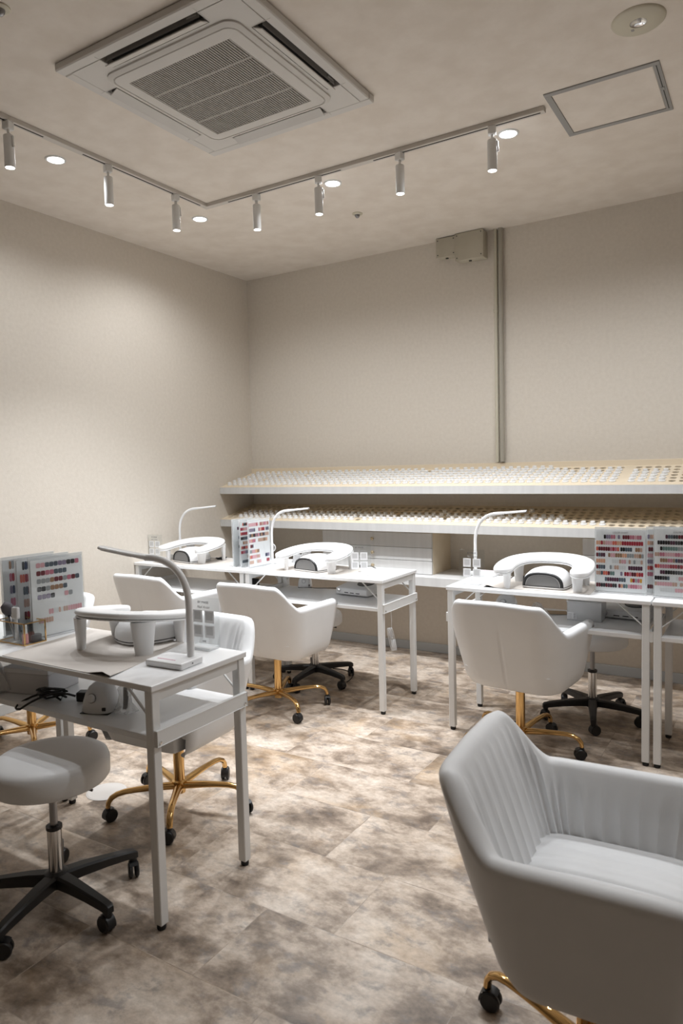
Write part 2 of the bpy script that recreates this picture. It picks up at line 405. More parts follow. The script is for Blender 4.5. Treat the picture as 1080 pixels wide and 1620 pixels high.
def shelf(label, yf, zf, zb, zbot, lip, gap):
    t = empty('display_shelf', (SX1 / 2, 0, zf), 0, label, 'display shelf', 'long display shelves on the back wall'); ox = Matrix.Translation((-SX1 / 2, 0, -zf))
    MB().box(0, SX1, yf, yf + .016, zbot, zf, .0015, ox).build('fascia', M_front, t)
    MB().box(0, SX1, yf + .016, 0, zbot + .001, zbot + .013, 0, ox).build('bottom_panel', M_wood, t)
    Ms, a, Ln = slope_M(yf, zf, zb); Ms = ox @ Ms
    p = .056; v0 = .040
    secs = [(0, 55), (gap, 25)] if gap else [(0, 81)]
    for x0, cols in secs:
        b = MB(); w0 = x0 + (.02 if x0 == 0 else 0)
        holed(b, w0, cols, PX, 6, p, .008, Ms @ Matrix.Translation((0, v0, 0)))
        xe = w0 + cols * PX
        b.add([(x0, 0, 0), (xe, 0, 0), (xe, v0, 0), (x0, v0, 0)], [[0, 1, 2, 3]], Ms)
        b.add([(x0, v0 + 6 * p, 0), (xe, v0 + 6 * p, 0), (xe, Ln, 0), (x0, Ln, 0)], [[0, 1, 2, 3]], Ms)
        if x0 == 0: b.add([(0, v0, 0), (w0, v0, 0), (w0, v0 + 6 * p, 0), (0, v0 + 6 * p, 0)], [[0, 1, 2, 3]], Ms)
        else: b.add([(2.77, 0, 0), (x0, 0, 0), (x0, Ln, 0), (2.77, Ln, 0)], [[0, 1, 2, 3]], Ms)
        b.build('holed_board', M_wood, t)
    if lip: MB().box(0, SX1, -.014, 0, zb - .01, zb + .03, .0015, ox).build('back_lip', M_wood, t)
    return Ms, a
GAP = 2.815
ZU = (1.148, 1.250); ZL = (.912, 1.004)
shelf('upper sloped display shelf of cream board with round holes for jars', -.392, ZU[0], ZU[1], 1.100, True, GAP)
shelf('lower sloped display shelf with holes, in the shade under the upper one', -.400, ZL[0], ZL[1], .860, False, None)
# jars
jar = MB(); jar.lathe([(0, -.006), (.0165, -.006), (.0185, .000), (.0185, .006), (.0165, .0075), (.0125, .008), (.0125, .019), (.0115, .0205), (0, .0205)], 14)
jar_o = jar.build('gel_jar', M_jar, smooth=40); jar_me = jar_o.data; bpy.data.objects.remove(jar_o)
camp = cam.matrix_world.translation
spots = []
rn = ['front row', 'second row', 'third row', 'fourth row', 'fifth row', 'back row']
for sh, (yf, (zf, zb)) in enumerate(((-.392, ZU), (-.400, ZL))):
    Ms, a, Ln = slope_M(yf, zf, zb)
    for i in range(80):
        x = .02 + (i + .5) * PX
        if sh == 0 and i >= 55: x = GAP + (i - 55 + .5) * PX
        for j in range(6):
            ok = False
            if sh == 0:
                if i < 47: ok = True
                elif i < 55: ok = j < 4 or (j == 4 and i % 3 != 1)
                elif i < 59: ok = j < 4
                if (i, j) in ((5, 2), (6, 4), (11, 4), (30, 5)): ok = False
                if j >= 3 and i < 1: ok = False
            else:
                ok = (j == 0 and 2 <= i < 54) or (j in (1, 2) and 1 < i < 49) or (i, j) == (44, 4) or (j == 3 and i in (9, 10, 33))
                if (i, j) in ((22, 0), (34, 1), (27, 2)): ok = False
            if ok:
                P = Ms @ Vector((x + random.uniform(-.002, .002), .040 + (j + .5) * .056 + random.uniform(-.002, .002), 0))
                spots.append(((P - camp).length, sh, i, j, P, a))
spots.sort(key=lambda q: q[0])
sn = ['upper', 'lower']
for d, sh, i, j, P, a in spots[:300]:
    o = bpy.data.objects.new('gel_jar', jar_me); COL.objects.link(o); o.location = P; o.rotation_euler = (a, 0, 0)
    part = ['left of the conduit', 'right of the conduit'][P.x > 2.01]
    g = 'white gel jars, %s shelf, %s, %s' % (sn[sh], rn[j], part)
    tag(o, 'small white gel jar, %s of the %s shelf, %s' % (rn[j], sn[sh], part), 'jar', g)
if len(spots) > 300:
    far = MB()
    base = [v.co.copy() for v in jar_me.vertices]; bf = [list(p.vertices) for p in jar_me.polygons]
    for d, sh, i, j, P, a in spots[300:]: far.add(base, bf, Matrix.Translation(P) @ Matrix.Rotation(a, 4, 'X'))
    o = far.build('gel_jars', M_jar, smooth=40); tag(o, 'far rows of small white gel jars at the left ends of both sloped shelves', 'jar', kind='stuff')

# counter slab and drawer boxes
o = MB().box(0, SX1, -.382, 0, .522, .581, .002).build('counter_shelf', [M_front]); tag(o, 'thick pale laminate counter shelf under the drawer boxes', 'shelf')
def drawers(x0, x1, label):
    t = empty('drawer_box', ((x0 + x1) / 2, 0, .581), 0, label, 'drawer unit', 'drawer boxes on the counter'); w = (x1 - x0) / 2; h = .850 - .581
    MB().box(-w, w, -.282, 0, 0, h, .001).build('carcass', M_wood, t)
    zs = [.003, .088, .173, h - .001]
    for k in range(3):
        d = MB().box(-w + .001, w - .001, -.300, -.284, zs[k], zs[k + 1] - .003, .001).build('drawer', M_front, t)
        MB().lathe([(0, 0), (.006, 0), (.005, .008), (.011, .014), (.012, .020), (.008, .026), (0, .027)], 16, M=Matrix.Translation((-.01, -.300, (zs[k] + zs[k + 1]) / 2)) @ Matrix.Rotation(pi / 2, 4, 'X')).build('knob', mat('knob_brass_glass', (.62, .52, .36), .15, .6), d, smooth=True)
drawers(.838, 1.660, 'three-drawer pale box with round knobs, behind the middle table')
drawers(2.582, 3.40, 'three-drawer box half hidden behind the right swatch boards')

# ------------------------------------------------------------------ tables
def make_table():
    L, D = .903, .404
    t = empty('nail_table', (0, 0, 0), 0, 'x', 'table', 'white folding nail tables')
    MB().box(0, L, 0, D, T - .018, T, .003, seg=2).build('tabletop', M_top, t)
    for x in (.020, L - .020):
        for y in (.020, D - .020):
            lg = MB().box(x - .0145, x + .0145, y - .0145, y + .0145, .016, T - .018, .002).build('leg', M_paint, t)
            MB().lathe([(0, 0), (.011, 0), (.013, .003), (.013, .016), (0, .016)], 14, (x, y, 0)).build('foot', M_rub, lg)
    for x in (.020, L - .020):
        s = 1 if x < .5 else -1
        MB().box(x - .010, x + .010, .034, D - .034, .650, T - .018, .0015).build('end_rail', M_paint, t)
        r = MB().box(x - s * .0245, x - s * .0145, .010, D - .010, .528, .572, .0015).build('shelf_rail', M_paint, t)
        q = MB()
        for y in (.022, D - .022): q.lathe([(0, 0), (.005, 0), (.004, .003), (0, .0035)], 10, M=Matrix.Translation((x - s * .0245, y, .538)) @ Matrix.Rotation(-s * pi / 2, 4, 'Y'))
        q.build('bolt', M_chrome, r)
        for y in (.030, D - .030):
            MB().tube([(x + s * .012, y, .588), (x + s * .115, y, T - .020)], .0055, 6, (1, .5)).build('brace', M_paint, t)
    MB().box(.034, L - .034, .012, D - .012, .534, .553, .002).build('undershelf', M_top, t)
    return t
tb = make_table(); LT = .903
TABS = [(-.0, -1.238 + .0, 'far left nail table, its end against the left wall'), (.906, -1.238, 'middle nail table with the hanging bundle of white cable at its right end'),
        (2.166, -1.262, 'right nail table standing behind the white chair whose back faces us'), (3.074, -1.262, 'nail table cut off by the right edge, joined to the right table'),
        (1.163, -3.028, 'nearest nail table, front left, with the black cables on its lower shelf'), (.255, -3.028, 'nail table beyond the left edge, joined to the nearest one')]
TABS[0] = (-.0 + .001, -1.238, TABS[0][2])
for k, (x, y, lb) in enumerate(TABS):
    o = tb if k == 0 else copy_tree(tb); place(o, (x, y, 0), 0, lb)

# ------------------------------------------------------------------ chairs
CW = .045
def chair_meshes():
    # path in unit plan: back centre -> corner -> arm front
    NB = 7; pts = []
    for i in range(NB): pts.append((.50 * i / NB, -1, 0))
    NC = 14
    for i in range(NC + 1): a = pi / 2 * i / NC; pts.append((.50 + .50 * sin(a), -.40 - .60 * cos(a), i / NC))
    NA = 20
    for i in range(1, NA + 1): pts.append((1, -.40 + 1.20 * i / NA, 1))
    for y in (.87, .92, .96, .985, 1.0): pts.append((1, y, 1))
    half = pts
    extra = [(.010, -1, 0), (.025, -1, 0)]
    half = [half[0]] + extra + half[1:]
    path = [(-x, y, c) for x, y, c in half[1:][::-1]] + half
    # resample evenly so that every channel gets the same number of columns
    def alen(p, q): return math.hypot((p[0] - q[0]) * .26, (p[1] - q[1]) * .23)
    ha = [0]
    for p, q in zip(half, half[1:]): ha.append(ha[-1] + alen(p, q))
    step = CW / 6; res = []; k = 0; d = 0
    while d < ha[-1] - .045:
        while ha[k + 1] < d: k += 1
        f = (d - ha[k]) / max(1e-9, ha[k + 1] - ha[k]); res.append(tuple(half[k][i] * (1 - f) + half[k + 1][i] * f for i in range(3))); d += step
    ylast = res[-1][1]
    for f in (.25, .5, .7, .84, .93, .98, 1): res.append((1, ylast + (1 - ylast) * f, 1))
    path = [(-x, y, c) for x, y, c in res[1:][::-1]] + res
    acc = [0]
    for p, q in zip(path, path[1:]): acc.append(acc[-1] + alen(p, q))
    mid = acc[len(res) - 1]
    def plan(X, Y, z):
        t = max(0, (z - .29) / .28); a = .212 + .056 * min(1, t) ** .75
        yb = -.135 - .125 * ((z - .29) / .41); yf = .175 + .045 * min(1, t)
        return Vector((a * X, yb + (Y + 1) / 2 * (yf - yb), z))
    rows = []
    for k, (X, Y, c) in enumerate(path):
        k0, k1 = max(0, k - 1), min(len(path) - 1, k + 1)
        h = .585 + (.700 - .585) * (1 - sm((c - .26) / .58)); h += .008 * (1 - abs(X)) * (c < .5)
        e = sqrt(max(0, 1 - (max(0, Y - .80) / .20) ** 2)); h -= .055 * (1 - e)
        th = .050 if c > .5 else .046
        def nrm(z):
            d = plan(path[k1][0], path[k1][1], z) - plan(path[k0][0], path[k0][1], z); return Vector((d.y, -d.x, 0)).normalized()
        row = []
        seam = .0045 * math.exp(-(X * .26 / .005) ** 2)
        def out(z, off, chan=0):
            return plan(X, Y, z) - nrm(z) * (off + (1 - e) * (th / 2 - off) if e < 1 else off)
        row.append(out(.294, .060)); row.append(out(.298, .034)); row.append(out(.312, .010))
        for z in (.34, .38, .43, .48, .53, .58):
            zz = .32 + (z - .32) * ((h - .03 - .32) / .26); row.append(out(zz, .0 + (seam if .33 < zz < .60 else 0)))
        r = th / 2
        for a in (0, 25, 50, 75, 90, 105, 130, 155, 180):
            a = radians(a); row.append(out(h - r + r * sin(a) * .95, r - r * cos(a)))
        u = (acc[k] - mid) / CW + .5; ch = .0075 * (1 - abs(sin(pi * u)) ** .5) if Y < .80 else 0
        for q, zf in ((.0, .4), (.18, 1), (.4, 1), (.62, 1), (.82, 1), (1, 1)):
            zz = (h - r - .012) + (.365 - (h - r - .012)) * q
            row.append(out(zz, th + .004 + .012 * q - (-ch) * zf))
        rows.append(row)
    shell = MB(); shell.grid(rows)
    n = len(rows[0])
    # seat cushion
    seat = MB(); nx, ny = 72, 18; R_ = []
    for i in range(nx + 1):
        u = -1 + 2 * i / nx; r = []
        for j in range(ny + 1):
            v = -1 + 2 * j / ny
            k = ((1 - abs(u) ** 7) * (1 - abs(v) ** 7)) ** .5
            g = .007 * (1 - abs(sin(pi * u * .2 / .048)) ** .5) * k
            sh = 1 - .10 * (abs(v) ** 4) * (abs(u) ** 1)
            x = .205 * u * (1 - .05 * abs(v) ** 6); y = .040 + .198 * v * (1 - .06 * abs(u) ** 8)
            r.append((x, y, .390 + .054 * k + .010 * (1 - u * u) * (1 - v * v) - g))
        R_.append(r)
    seat.grid(R_)
    ring = [R_[i][0] for i in range(nx + 1)] + [R_[nx][j] for j in range(1, ny + 1)] + [R_[i][ny] for i in range(nx - 1, -1, -1)] + [R_[0][j] for j in range(ny - 1, 0, -1)]
    def rg(sc, z): return [(p[0] * sc, .03 + (p[1] - .03) * sc, z) for p in ring]
    seat.grid([ring, rg(.87, .37), rg(.82, .33), rg(.78, .305), rg(.3, .295), rg(.01, .292)], True)
    return shell, seat
def caster(parent, x, y, ang, M_body=None):
    mb = MB(); Mx = Matrix.Translation((x, y, 0)) @ Matrix.Rotation(ang, 4, 'Z')
    for s in (-1, 1): mb.lathe([(0, 0), (.018, 0), (.0235, .003), (.0245, .009), (.021, .013), (0, .0135)], 20, M=Mx @ Matrix.Translation((-.008, s * .003, .0245)) @ Matrix.Rotation(-s * pi / 2, 4, 'X'))
    # hood
    rows = []
    for i in range(9):
        a = radians(-15 + 150 * i / 8); rows.append([(-.008 + .027 * cos(a), w, .0245 + .027 * sin(a)) for w in (-.013, -.009, .009, .013)])
    mb.grid(rows, M=Mx)
    mb.lathe([(0, .04), (.009, .04), (.008, .06), (0, .06)], 12, (x, y, 0))
    return mb.build('caster', M_black, parent, smooth=35)
def make_chair():
    t = empty('salon_chair', (0, 0, 0), 0, 'x', 'chair', 'white channel-tufted armchairs on gold bases')
    sh, se = chair_meshes()
    sh.build('shell', M_leath, t, smooth=60); se.build('seat_cushion', M_leath, t, smooth=60)
    MB().box(-.032, .032, -.032, .032, .280, .297, .003).build('mounting_plate', M_black, t)
    b = empty('base', (0, 0, 0)); b.parent = t
    MB().lathe([(0, .285), (.023, .285), (.022, .268)], 24, cap=False).build('collar', M_black, b, smooth=40)
    MB().lathe([(.0205, .268), (.0205, .106)], 24, cap=False).build('column', M_gold, b, smooth=True)
    MB().lathe([(.0205, .110), (.028, .106), (.028, .096), (.024, .09), (.022, .060), (0, .058)], 24, cap=False).build('hub', M_gold, b, smooth=40)
    for k in range(5):
        a = k * 2 * pi / 5; d = Vector((cos(a), sin(a), 0))
        pr = [(.015, .088, .018), (.06, .093, .0165), (.11, .098, .0145), (.16, .101, .013), (.20, .102, .0125), (.228, .098, .012), (.248, .088, .012), (.259, .073, .0115), (.262, .055, .011)]
        lg = MB().tube([d * r + Vector((0, 0, z)) for r, z, w in pr], [w for r, z, w in pr], 12, (1, .8)).build('leg', M_gold, b, smooth=60)
        caster(lg, d.x * .262, d.y * .262, a + 1.1 * k + .4)
    return t
def set_chair(o, loc, rz, base_rz, label, lift=0):
    place(o, (loc[0], loc[1], 0), rz, label)
    for ch in o.children:
        if ch.name.startswith('base'): ch.rotation_euler = (0, 0, base_rz - rz)
        else: ch.location.z = lift
ch0 = make_chair()
CH_ = [((3.180, -2.920), -pi / 2 + .06, 160, 'large armchair in the right foreground with its tufted inside showing'),
       ((2.545, -1.330), -.10, 4, 'armchair at the right table, its plain back with a centre seam to us'),
       ((1.252, -1.396), -.04, -31, 'armchair at the middle table with its back to us and gold legs in view'),
       ((.470, -1.400), -.03, 20, 'armchair at the far left table, only its back and right arm showing'),
       ((1.580, -2.462), pi + .05, 235, 'armchair across the nearest table, gold base seen under the table'),
       ((.524, -2.360), pi - .1, 184, 'armchair at the far left behind the nearest swatch boards')]
for k, (p, r, b, lb) in enumerate(CH_):
    o = ch0 if k == 0 else copy_tree(ch0); set_chair(o, p, r, radians(b), lb, -.008 if k == 0 else 0)

# ------------------------------------------------------------------ stools
def make_stool():
    t = empty('rolling_stool', (0, 0, 0), 0, 'x', 'stool', 'round white stools on black bases')
    b = empty('base'); b.parent = t
    MB().lathe([(0, .40), (.011, .40), (.011, .235)], 18, cap=False).build('piston', M_steel, b, smooth=40)
    MB().lathe([(.011, .246), (.023, .246), (.023, .236), (.0205, .234)], 22, cap=False).build('collar', M_black, b, smooth=40)
    MB().lathe([(.0205, .236), (.0205, .10)], 22, cap=False).build('sleeve', M_chrome, b, smooth=True)
    MB().lathe([(.021, .108), (.034, .104), (.036, .08), (.030, .062), (0, .060)], 22, cap=False).build('hub', M_black, b, smooth=40)
    for k in range(5):
        a = k * 2 * pi / 5; R_ = Matrix.Rotation(a, 4, 'Z'); rows = []
        for r, z, w, h in ((.015, .086, .022, .018), (.08, .086, .019, .0165), (.15, .082, .016, .014), (.215, .076, .014, .0125), (.238, .072, .0135, .012), (.246, .068, .010, .009)):
            rows.append([(r, sx * w, z + sz * h) for sx, sz in ((-1, -1), (-1, .6), (-.7, 1), (.7, 1), (1, .6), (1, -1))])
        mb = MB(); mb.grid(rows, True, R_); nn = len(mb.v); mb.f.append(list(range(nn - 6, nn))); mb.m.append(0)
        mb.tube([R_ @ Vector((.232, 0, .075)), R_ @ Vector((.232, 0, .045))], .012, 12)
        lg = mb.build('leg', M_black, b, smooth=35)
        caster(lg, cos(a) * .232, sin(a) * .232, a + k * 1.3)
    return t
def seat_part(t, z, r=.165):
    MB().lathe([(0, z - .082), (.10, z - .082), (r - .006, z - .078), (r, z - .070), (r + .001, z - .03), (r - .004, z - .014), (r - .018, z - .004), (r - .05, z), (0, z + .001)], 48).build('seat', M_leath, t, smooth=50)
    MB().box(-.05, .05, -.05, .05, z - .094, z - .082, .003).build('seat_plate', M_black, t)
    MB().tube([(.02, 0, z - .09), (.10, .03, z - .092), (.13, .04, z - .098)], .004, 8).build('lever', M_black, t)
st0 = make_stool()
for k, (p, ang, z, lb) in enumerate([((1.695, -3.085), -2, .462, 'round white stool in the left foreground under the nearest table'), ((1.172, -.919), -15, .430, 'stool mostly hidden behind the middle table chair, black base showing'),
                                    ((2.738, -.786), -5, .455, 'stool under the right table with chrome column and black star base')]):
    o = st0 if k == 0 else copy_tree(st0); place(o, (*p, 0), 0, lb)
    for c in o.children: c.rotation_euler = (0, 0, radians(ang))
    ST = o
    seat_part(o, z) if k else None
seat_part(st0, .462)

# ------------------------------------------------------------------ arm rests
def sweep_pad(mb, cl, ws, z0, th, n=14, k0=0, sl=0):
    rows = []
    L = len(cl); pts = [Vector((*p, 0)) for p in cl]
    for i, p in enumerate(pts):
        t = (pts[min(i + 1, L - 1)] - pts[max(i - 1, 0)]).normalized(); nr = Vector((-t.y, t.x, 0)); row = []
        for j in range(n):
            q = 2 * pi * j / n; cx = abs(cos(q)) ** .35 * (1 if cos(q) > 0 else -1); cz = abs(sin(q)) ** .75 * (1 if sin(q) > 0 else -1)
            k = min(1, ws[i] / .02)
            q3 = p + nr * cx * ws[i] + Vector((0, 0, z0 + th / 2 + cz * th / 2 * (.4 + .6 * k))); q3.z += sl * (q3.y - k0); row.append(q3)
        rows.append(row)
    mb.grid(rows, True); o = len(mb.v)
    mb.f.append(list(range(o - n * L, o - n * L + n))); mb.m.append(0); mb.f.append(list(range(o - n, o))[::-1]); mb.m.append(0)
SL = .145
def armrest(name, loc, rz, w, d, h, label, legk=1):
    t = empty(name, loc, rz, label, 'arm rest', 'padded U-shaped hand rests')
    cl = []; hw = w / 2 - .02
    A = bez((-hw - .004, -d * .55, 0), (-hw - .016, -d * .05, 0), (-hw * .95, d * .50, 0), (0, d * .50, 0), 20)
    A = [(p.x, p.y) for p in A]; cl = A + [(-x, y) for x, y in A[:-1][::-1]]
    # round ends
    e0 = cl[0]; k = .045; ends = [(e0[0], e0[1] - k * sin(a)) for a in (radians(88), radians(70), radians(50), radians(25))]
    ends_w = [.3 * .045 * 0 + .045 * cos(a) for a in (radians(88), radians(70), radians(50), radians(25))]
    cl = ends + cl + [(-x, y) for x, y in ends[::-1]]
    n = len(A) * 2 - 1
    ws = ends_w + [.045 + .010 * sin(pi * i / (n - 1)) for i in range(n)] + ends_w[::-1]
    th = .024
    mb = MB(); sweep_pad(mb, cl, ws, h - th, th, k0=-d / 2, sl=SL); mb.build('pad', M_pad, t, smooth=50)
    mb = MB(); sweep_pad(mb, cl, [x * .96 for x in ws], h - th - .006, .008, k0=-d / 2, sl=SL); mb.build('pad_base', M_wplas, t, smooth=50)
    lx = w / 2 - .03; h0 = h
    for x, y in ((-lx, -d / 2), (lx, -d / 2), (-lx, d / 2 - .01), (lx, d / 2 - .01)):
        h = h0 + SL * (y + d / 2)
        Mo = Matrix.Translation((x, y, 0)) @ Matrix.Rotation(radians(135 if x * y > 0 else 45), 4, 'Z') @ Matrix.Diagonal((1, .52, 1, 1))
        MB().lathe([(0, 0), (.0195 * legk, 0), (.021 * legk, .003), (.030 * legk, h - th - .004), (0, h - th - .004)], 28, (0, 0, 0), M=Mo).build('leg', M_wplas, t, smooth=40)
    return t
armrest('arm_rest', (2.598, -1.085, T), .04, .375, .215, .106, 'hand rest on the right table, opening toward us')
armrest('arm_rest', (1.300, -1.045, T), -.05, .375, .200, .106, 'hand rest on the middle table, in front of the drawers')
armrest('arm_rest', (.340, -1.020, T), -.06, .365, .200, .106, 'hand rest on the far left table')
armrest('arm_rest', (1.660, -2.738, T), pi + .16, .315, .20, .108, 'nearest hand rest, on the front left table, standing on the beige mat', 1.32)

# ------------------------------------------------------------------ UV nail lamps (front opening at -y)
def uv_lamp(loc, rz, label):
    t = empty('nail_dryer', loc, rz, label, 'nail lamp', 'white mouse-shaped nail dryers'); t.scale = (1.10, 1, 1.02)
    def sec(y, w, h, z0, n=24, k=.75):
        r = []
        for j in range(n + 1):
            a = pi * j / n; cx = cos(a); r.append((w * abs(cx) ** k * (1 if cx > 0 else -1), y, z0 + h * sin(a) ** .8))
        return r
    b = MB(); Y = [(-.095, .070, .052), (-.090, .086, .064), (-.06, .092, .074), (-.02, .094, .080), (.03, .090, .078), (.06, .080, .068), (.082, .060, .048), (.094, .034, .026), (.098, .004, .006)]
    b.grid([sec(y, w, h, .012) for y, w, h in Y]); b.build('dome', M_wplas, t, smooth=60)
    b = MB(); b.grid([[(x, y, z) for x, y, z in sec(y0, w, 0, zz)] for y0, w, zz in ()]) if 0 else None
    b = MB(); ring = []
    outl = [(w, y) for y, w, h in Y]; out2 = outl + [(-w, y) for w, y in outl[::-1]]
    b.grid([[(x * .93, y * .93, .002) for x, y in out2], [(x, y, .006) for x, y in out2], [(x * 1.0, y * 1.0, .0125) for x, y in out2]], True)
    b.add([(x * .93, y * .93, .002) for x, y in out2], [list(range(len(out2)))]); b.add([(x, y, .0125) for x, y in out2], [list(range(len(out2)))])
    b.build('bottom_tray', M_wplas, t, smooth=40)
    b = MB(); b.grid([[(x * 1.004, y * 1.004, .0115) for x, y in out2], [(x * 1.006, y * 1.006, .013) for x, y in out2], [(x * 1.002, y * 1.002, .0145) for x, y in out2]], True); b.build('seam', M_black, t)
    # front rim: black band and grey opening
    def ringat(y, w, h, z0): return sec(y, w, h, z0)
    b = MB(); b.grid([ringat(-.0925, .086, .064, .013), ringat(-.098, .082, .060, .013), ringat(-.0985, .074, .053, .014), ringat(-.094, .073, .052, .014)])
    b.add(ringat(-.093, .0735, .0525, .0135), [list(range(25))]); b.build('rim', M_black, t, smooth=40)
    b = MB(); b.add(ringat(-.0945, .0725, .0515, .0145), [list(range(25))]); b.build('opening', M_grey, t)
    b = MB(); b.box(.068, .080, -.093, -.05, .013, .045, .003, seg=2); b.build('side_trim', M_black, t)
    return t
uv_lamp((2.605, -1.075, T), -.04, 'nail dryer under the hand rest of the right table')
uv_lamp((1.300, -1.060, T), -.22, 'nail dryer under the hand rest of the middle table')
uv_lamp((.345, -1.050, T), -.22, 'nail dryer under the hand rest of the far left table')
uv_lamp((1.640, -2.655, T), pi - .35, 'nearest nail dryer, seen from behind with its black seam line')

# ------------------------------------------------------------------ gooseneck lamps (arc toward +x)
def goose(loc, rz, label, reach=.27, hh=.325, bz=pi, rs=1, pitch=.10):
    t = empty('desk_lamp', loc, rz, label, 'desk lamp', 'white gooseneck LED desk lamps')
    b = MB().box(-.105, .035, -.085, .015, 0, .020, .005, Matrix.Rotation(bz, 4, 'Z'), seg=2).build('base', M_wplas, t)
    MB().box(-.08, -.01, -.06, -.056, .020, .0204, 0, Matrix.Rotation(bz, 4, 'Z')).build('marking', mat('pink_print', (.6, .25, .35), .5), b)
    MB().lathe([(0, 0), (.0022, 0), (.0022, .001), (0, .001)], 10, M=Matrix.Rotation(bz, 4, 'Z') @ Matrix.Translation((.0355, -.035, .011)) @ Matrix.Rotation(pi / 2, 4, 'Y')).build('socket', M_black, b)
    pts = [Vector((0, 0, .018)), Vector((0, 0, .09)), Vector((0, 0, .16))] + bez((0, 0, .17), (0, 0, .27), (.05, 0, hh), (.13, 0, hh), 16)
    MB().tube(pts, [.0085 * rs] * 2 + [.008 * rs] * (len(pts) - 2), 12).build('stem', M_wplas, t, smooth=50)
    MB().lathe([(0, .10), (.0095, .10), (.0095, .125), (0, .125)], 14).build('switch', M_wplas, t, smooth=40)
    a = .10; Mh = Matrix.Translation((.125, 0, hh)) @ Matrix.Rotation(-pitch, 4, 'Y')
    h = MB(); rows = []
    for x, w, th in ((-.015, .009, .008), (.0, .010, .008), (.02, .017, .007), (.035, .021, .006), (.14, .021, .005), (.150, .017, .0045), (.154, .006, .003)):
        rows.append([(x, w * cx, th * cz) for cx, cz in ((-1, 0), (-.9, .7), (-.6, 1), (.6, 1), (.9, .7), (1, 0), (.9, -.7), (.6, -1), (-.6, -1), (-.9, -.7))])
    h.grid(rows, True, Mh); h.build('head', M_wplas, t, smooth=50)
    MB().box(.04, .14, -.017, .017, -.0058, -.005, 0, Mh).build('led_panel', M_pad, t)
goose((2.180, -.905, T), -.08, 'gooseneck lamp at the left end of the right table', )
goose((.882, -.932, T), .0, 'gooseneck lamp beside the swatch boards on the middle table')
goose((.085, -.905, T), .25, 'gooseneck lamp on the far left table by the wall')
goose((1.995, -2.800, T), radians(206), 'nearest gooseneck lamp, on the right end of the front table', bz=radians(-206) + .06, hh=.322, rs=1.35, pitch=.22)

# ------------------------------------------------------------------ acrylic card stands with four cards (codes left blank)
def card_stand(loc, rz, label):
    t = empty('card_stand', loc, rz, label, 'acrylic stand', 'clear acrylic card stands')
    MB().box(-.0625, .0625, -.0015, .0015, .008, .168, .0005).build('acrylic_plate', M_acr, t)
    MB().box(-.045, .045, -.032, .018, 0, .009, .001).build('foot', M_clear, t)
    for x in (-.024, .024):
        for z in (.056, .105):
            c = MB().box(x - .0195, x + .0195, -.0028, -.0018, z - .0205, z + .0205, .0003).build('card', M_paper, t)
            q = MB(); q.box(x - .0135, x + .0135, -.0031, -.0028, z - .011, z + .016, 0); q.build('blank_square', M_inkg2, c)
    lettering('lettering', 'BY MAISE', .011, M_ink, t, (0, -.0025, .148))
    lettering('script_lettering', 'Nail Artist', .012, M_inkg, t, (0, -.0025, .132), shear=.4)
    lettering('lettering', 'SNS', .009, M_ink, t, (0, -.0025, .020))
M_inkg2 = mat('pale_grey_square', (.60, .60, .60), .7)
card_stand((1.915, -2.652, T), 0.05, 'acrylic card stand beside the nearest gooseneck lamp')
card_stand((2.262, -1.165, T), 0.02, 'acrylic card stand at the left end of the right table')
card_stand((1.628, -1.150, T), .35, 'acrylic card stand at the right end of the middle table')
card_stand((.055, -1.105, T), .1, 'acrylic card stand on the far left table by the wall')

# ------------------------------------------------------------------ colour swatch boards
rnd = random.Random(3)
def swatch(name, loc, rz, w, h, rows, label, pink=False, page=(0, 0), head=True):
    t = empty(name, loc, rz, label, 'swatch board', 'acrylic swatch boards')
    MB().box(-w / 2, w / 2, -.004, -.0028, .006, h, .0004).build('sleeve_front', M_acr, t)
    MB().box(-w / 2, w / 2, .003, .0045, .0, h, .0004).build('sleeve_back', M_clear, t)
    MB().box(-w / 2, w / 2, -.010, .012, 0, .005, .001).build('foot', M_clear, t)
    pw, ph = w - .012, h - .018
    pg = MB().box(-pw / 2, pw / 2, -.0008, .0006, .008, .008 + ph, 0).build('page', M_paper, t)
    c = MB(); n = len(rows); top = h - .042 if head else h - .03; dz = (top - .035) / max(1, n - 1) if n > 1 else .03
    for r, runs in enumerate(rows):
        z = top - r * dz
        for x0, x1, pal in runs:
            cw = .0096 if pal != 'big' else .017
            k = max(1, int((x1 - x0) * pw / cw)); pal2 = {'warm': [0, 1, 2, 3, 10, 12], 'dark': [4, 5, 6, 7, 8], 'mix': list(range(18)), 'nude': [1, 10, 11, 12, 9], 'red': [0, 2, 3, 3, 4], 'cool': [8, 9, 14, 15, 6], 'big': [0, 1, 15, 9, 6, 4, 11, 8], 'pale': [1, 9, 17, 10], 'pink': [1, 1, 10, 17]}[pal]
            cur = rnd.choice(pal2)
            for i in range(k):
                if rnd.random() < .55: cur = rnd.choice(pal2)
                x = -pw / 2 + x0 * pw + (i + .5) * cw; c.mi = cur; hh = dz * .33 if pal != 'big' else .0085
                g = cw * .47
                c.add([(x - g, -.0016, z - hh * .7), (x - g * .6, -.0016, z - hh), (x + g * .6, -.0016, z - hh), (x + g, -.0016, z - hh * .7), (x + g, -.0016, z + hh * .7), (x + g * .6, -.0016, z + hh), (x - g * .6, -.0016, z + hh), (x - g, -.0016, z + hh * .7)], [list(range(8))])
    o = c.build('colour_chips', CH, t)
    if head: lettering('lettering', 'COLOR CHART', .009, M_inkg, t, (0, -.0012, h - .026))
    return t
F = (.02, .98)
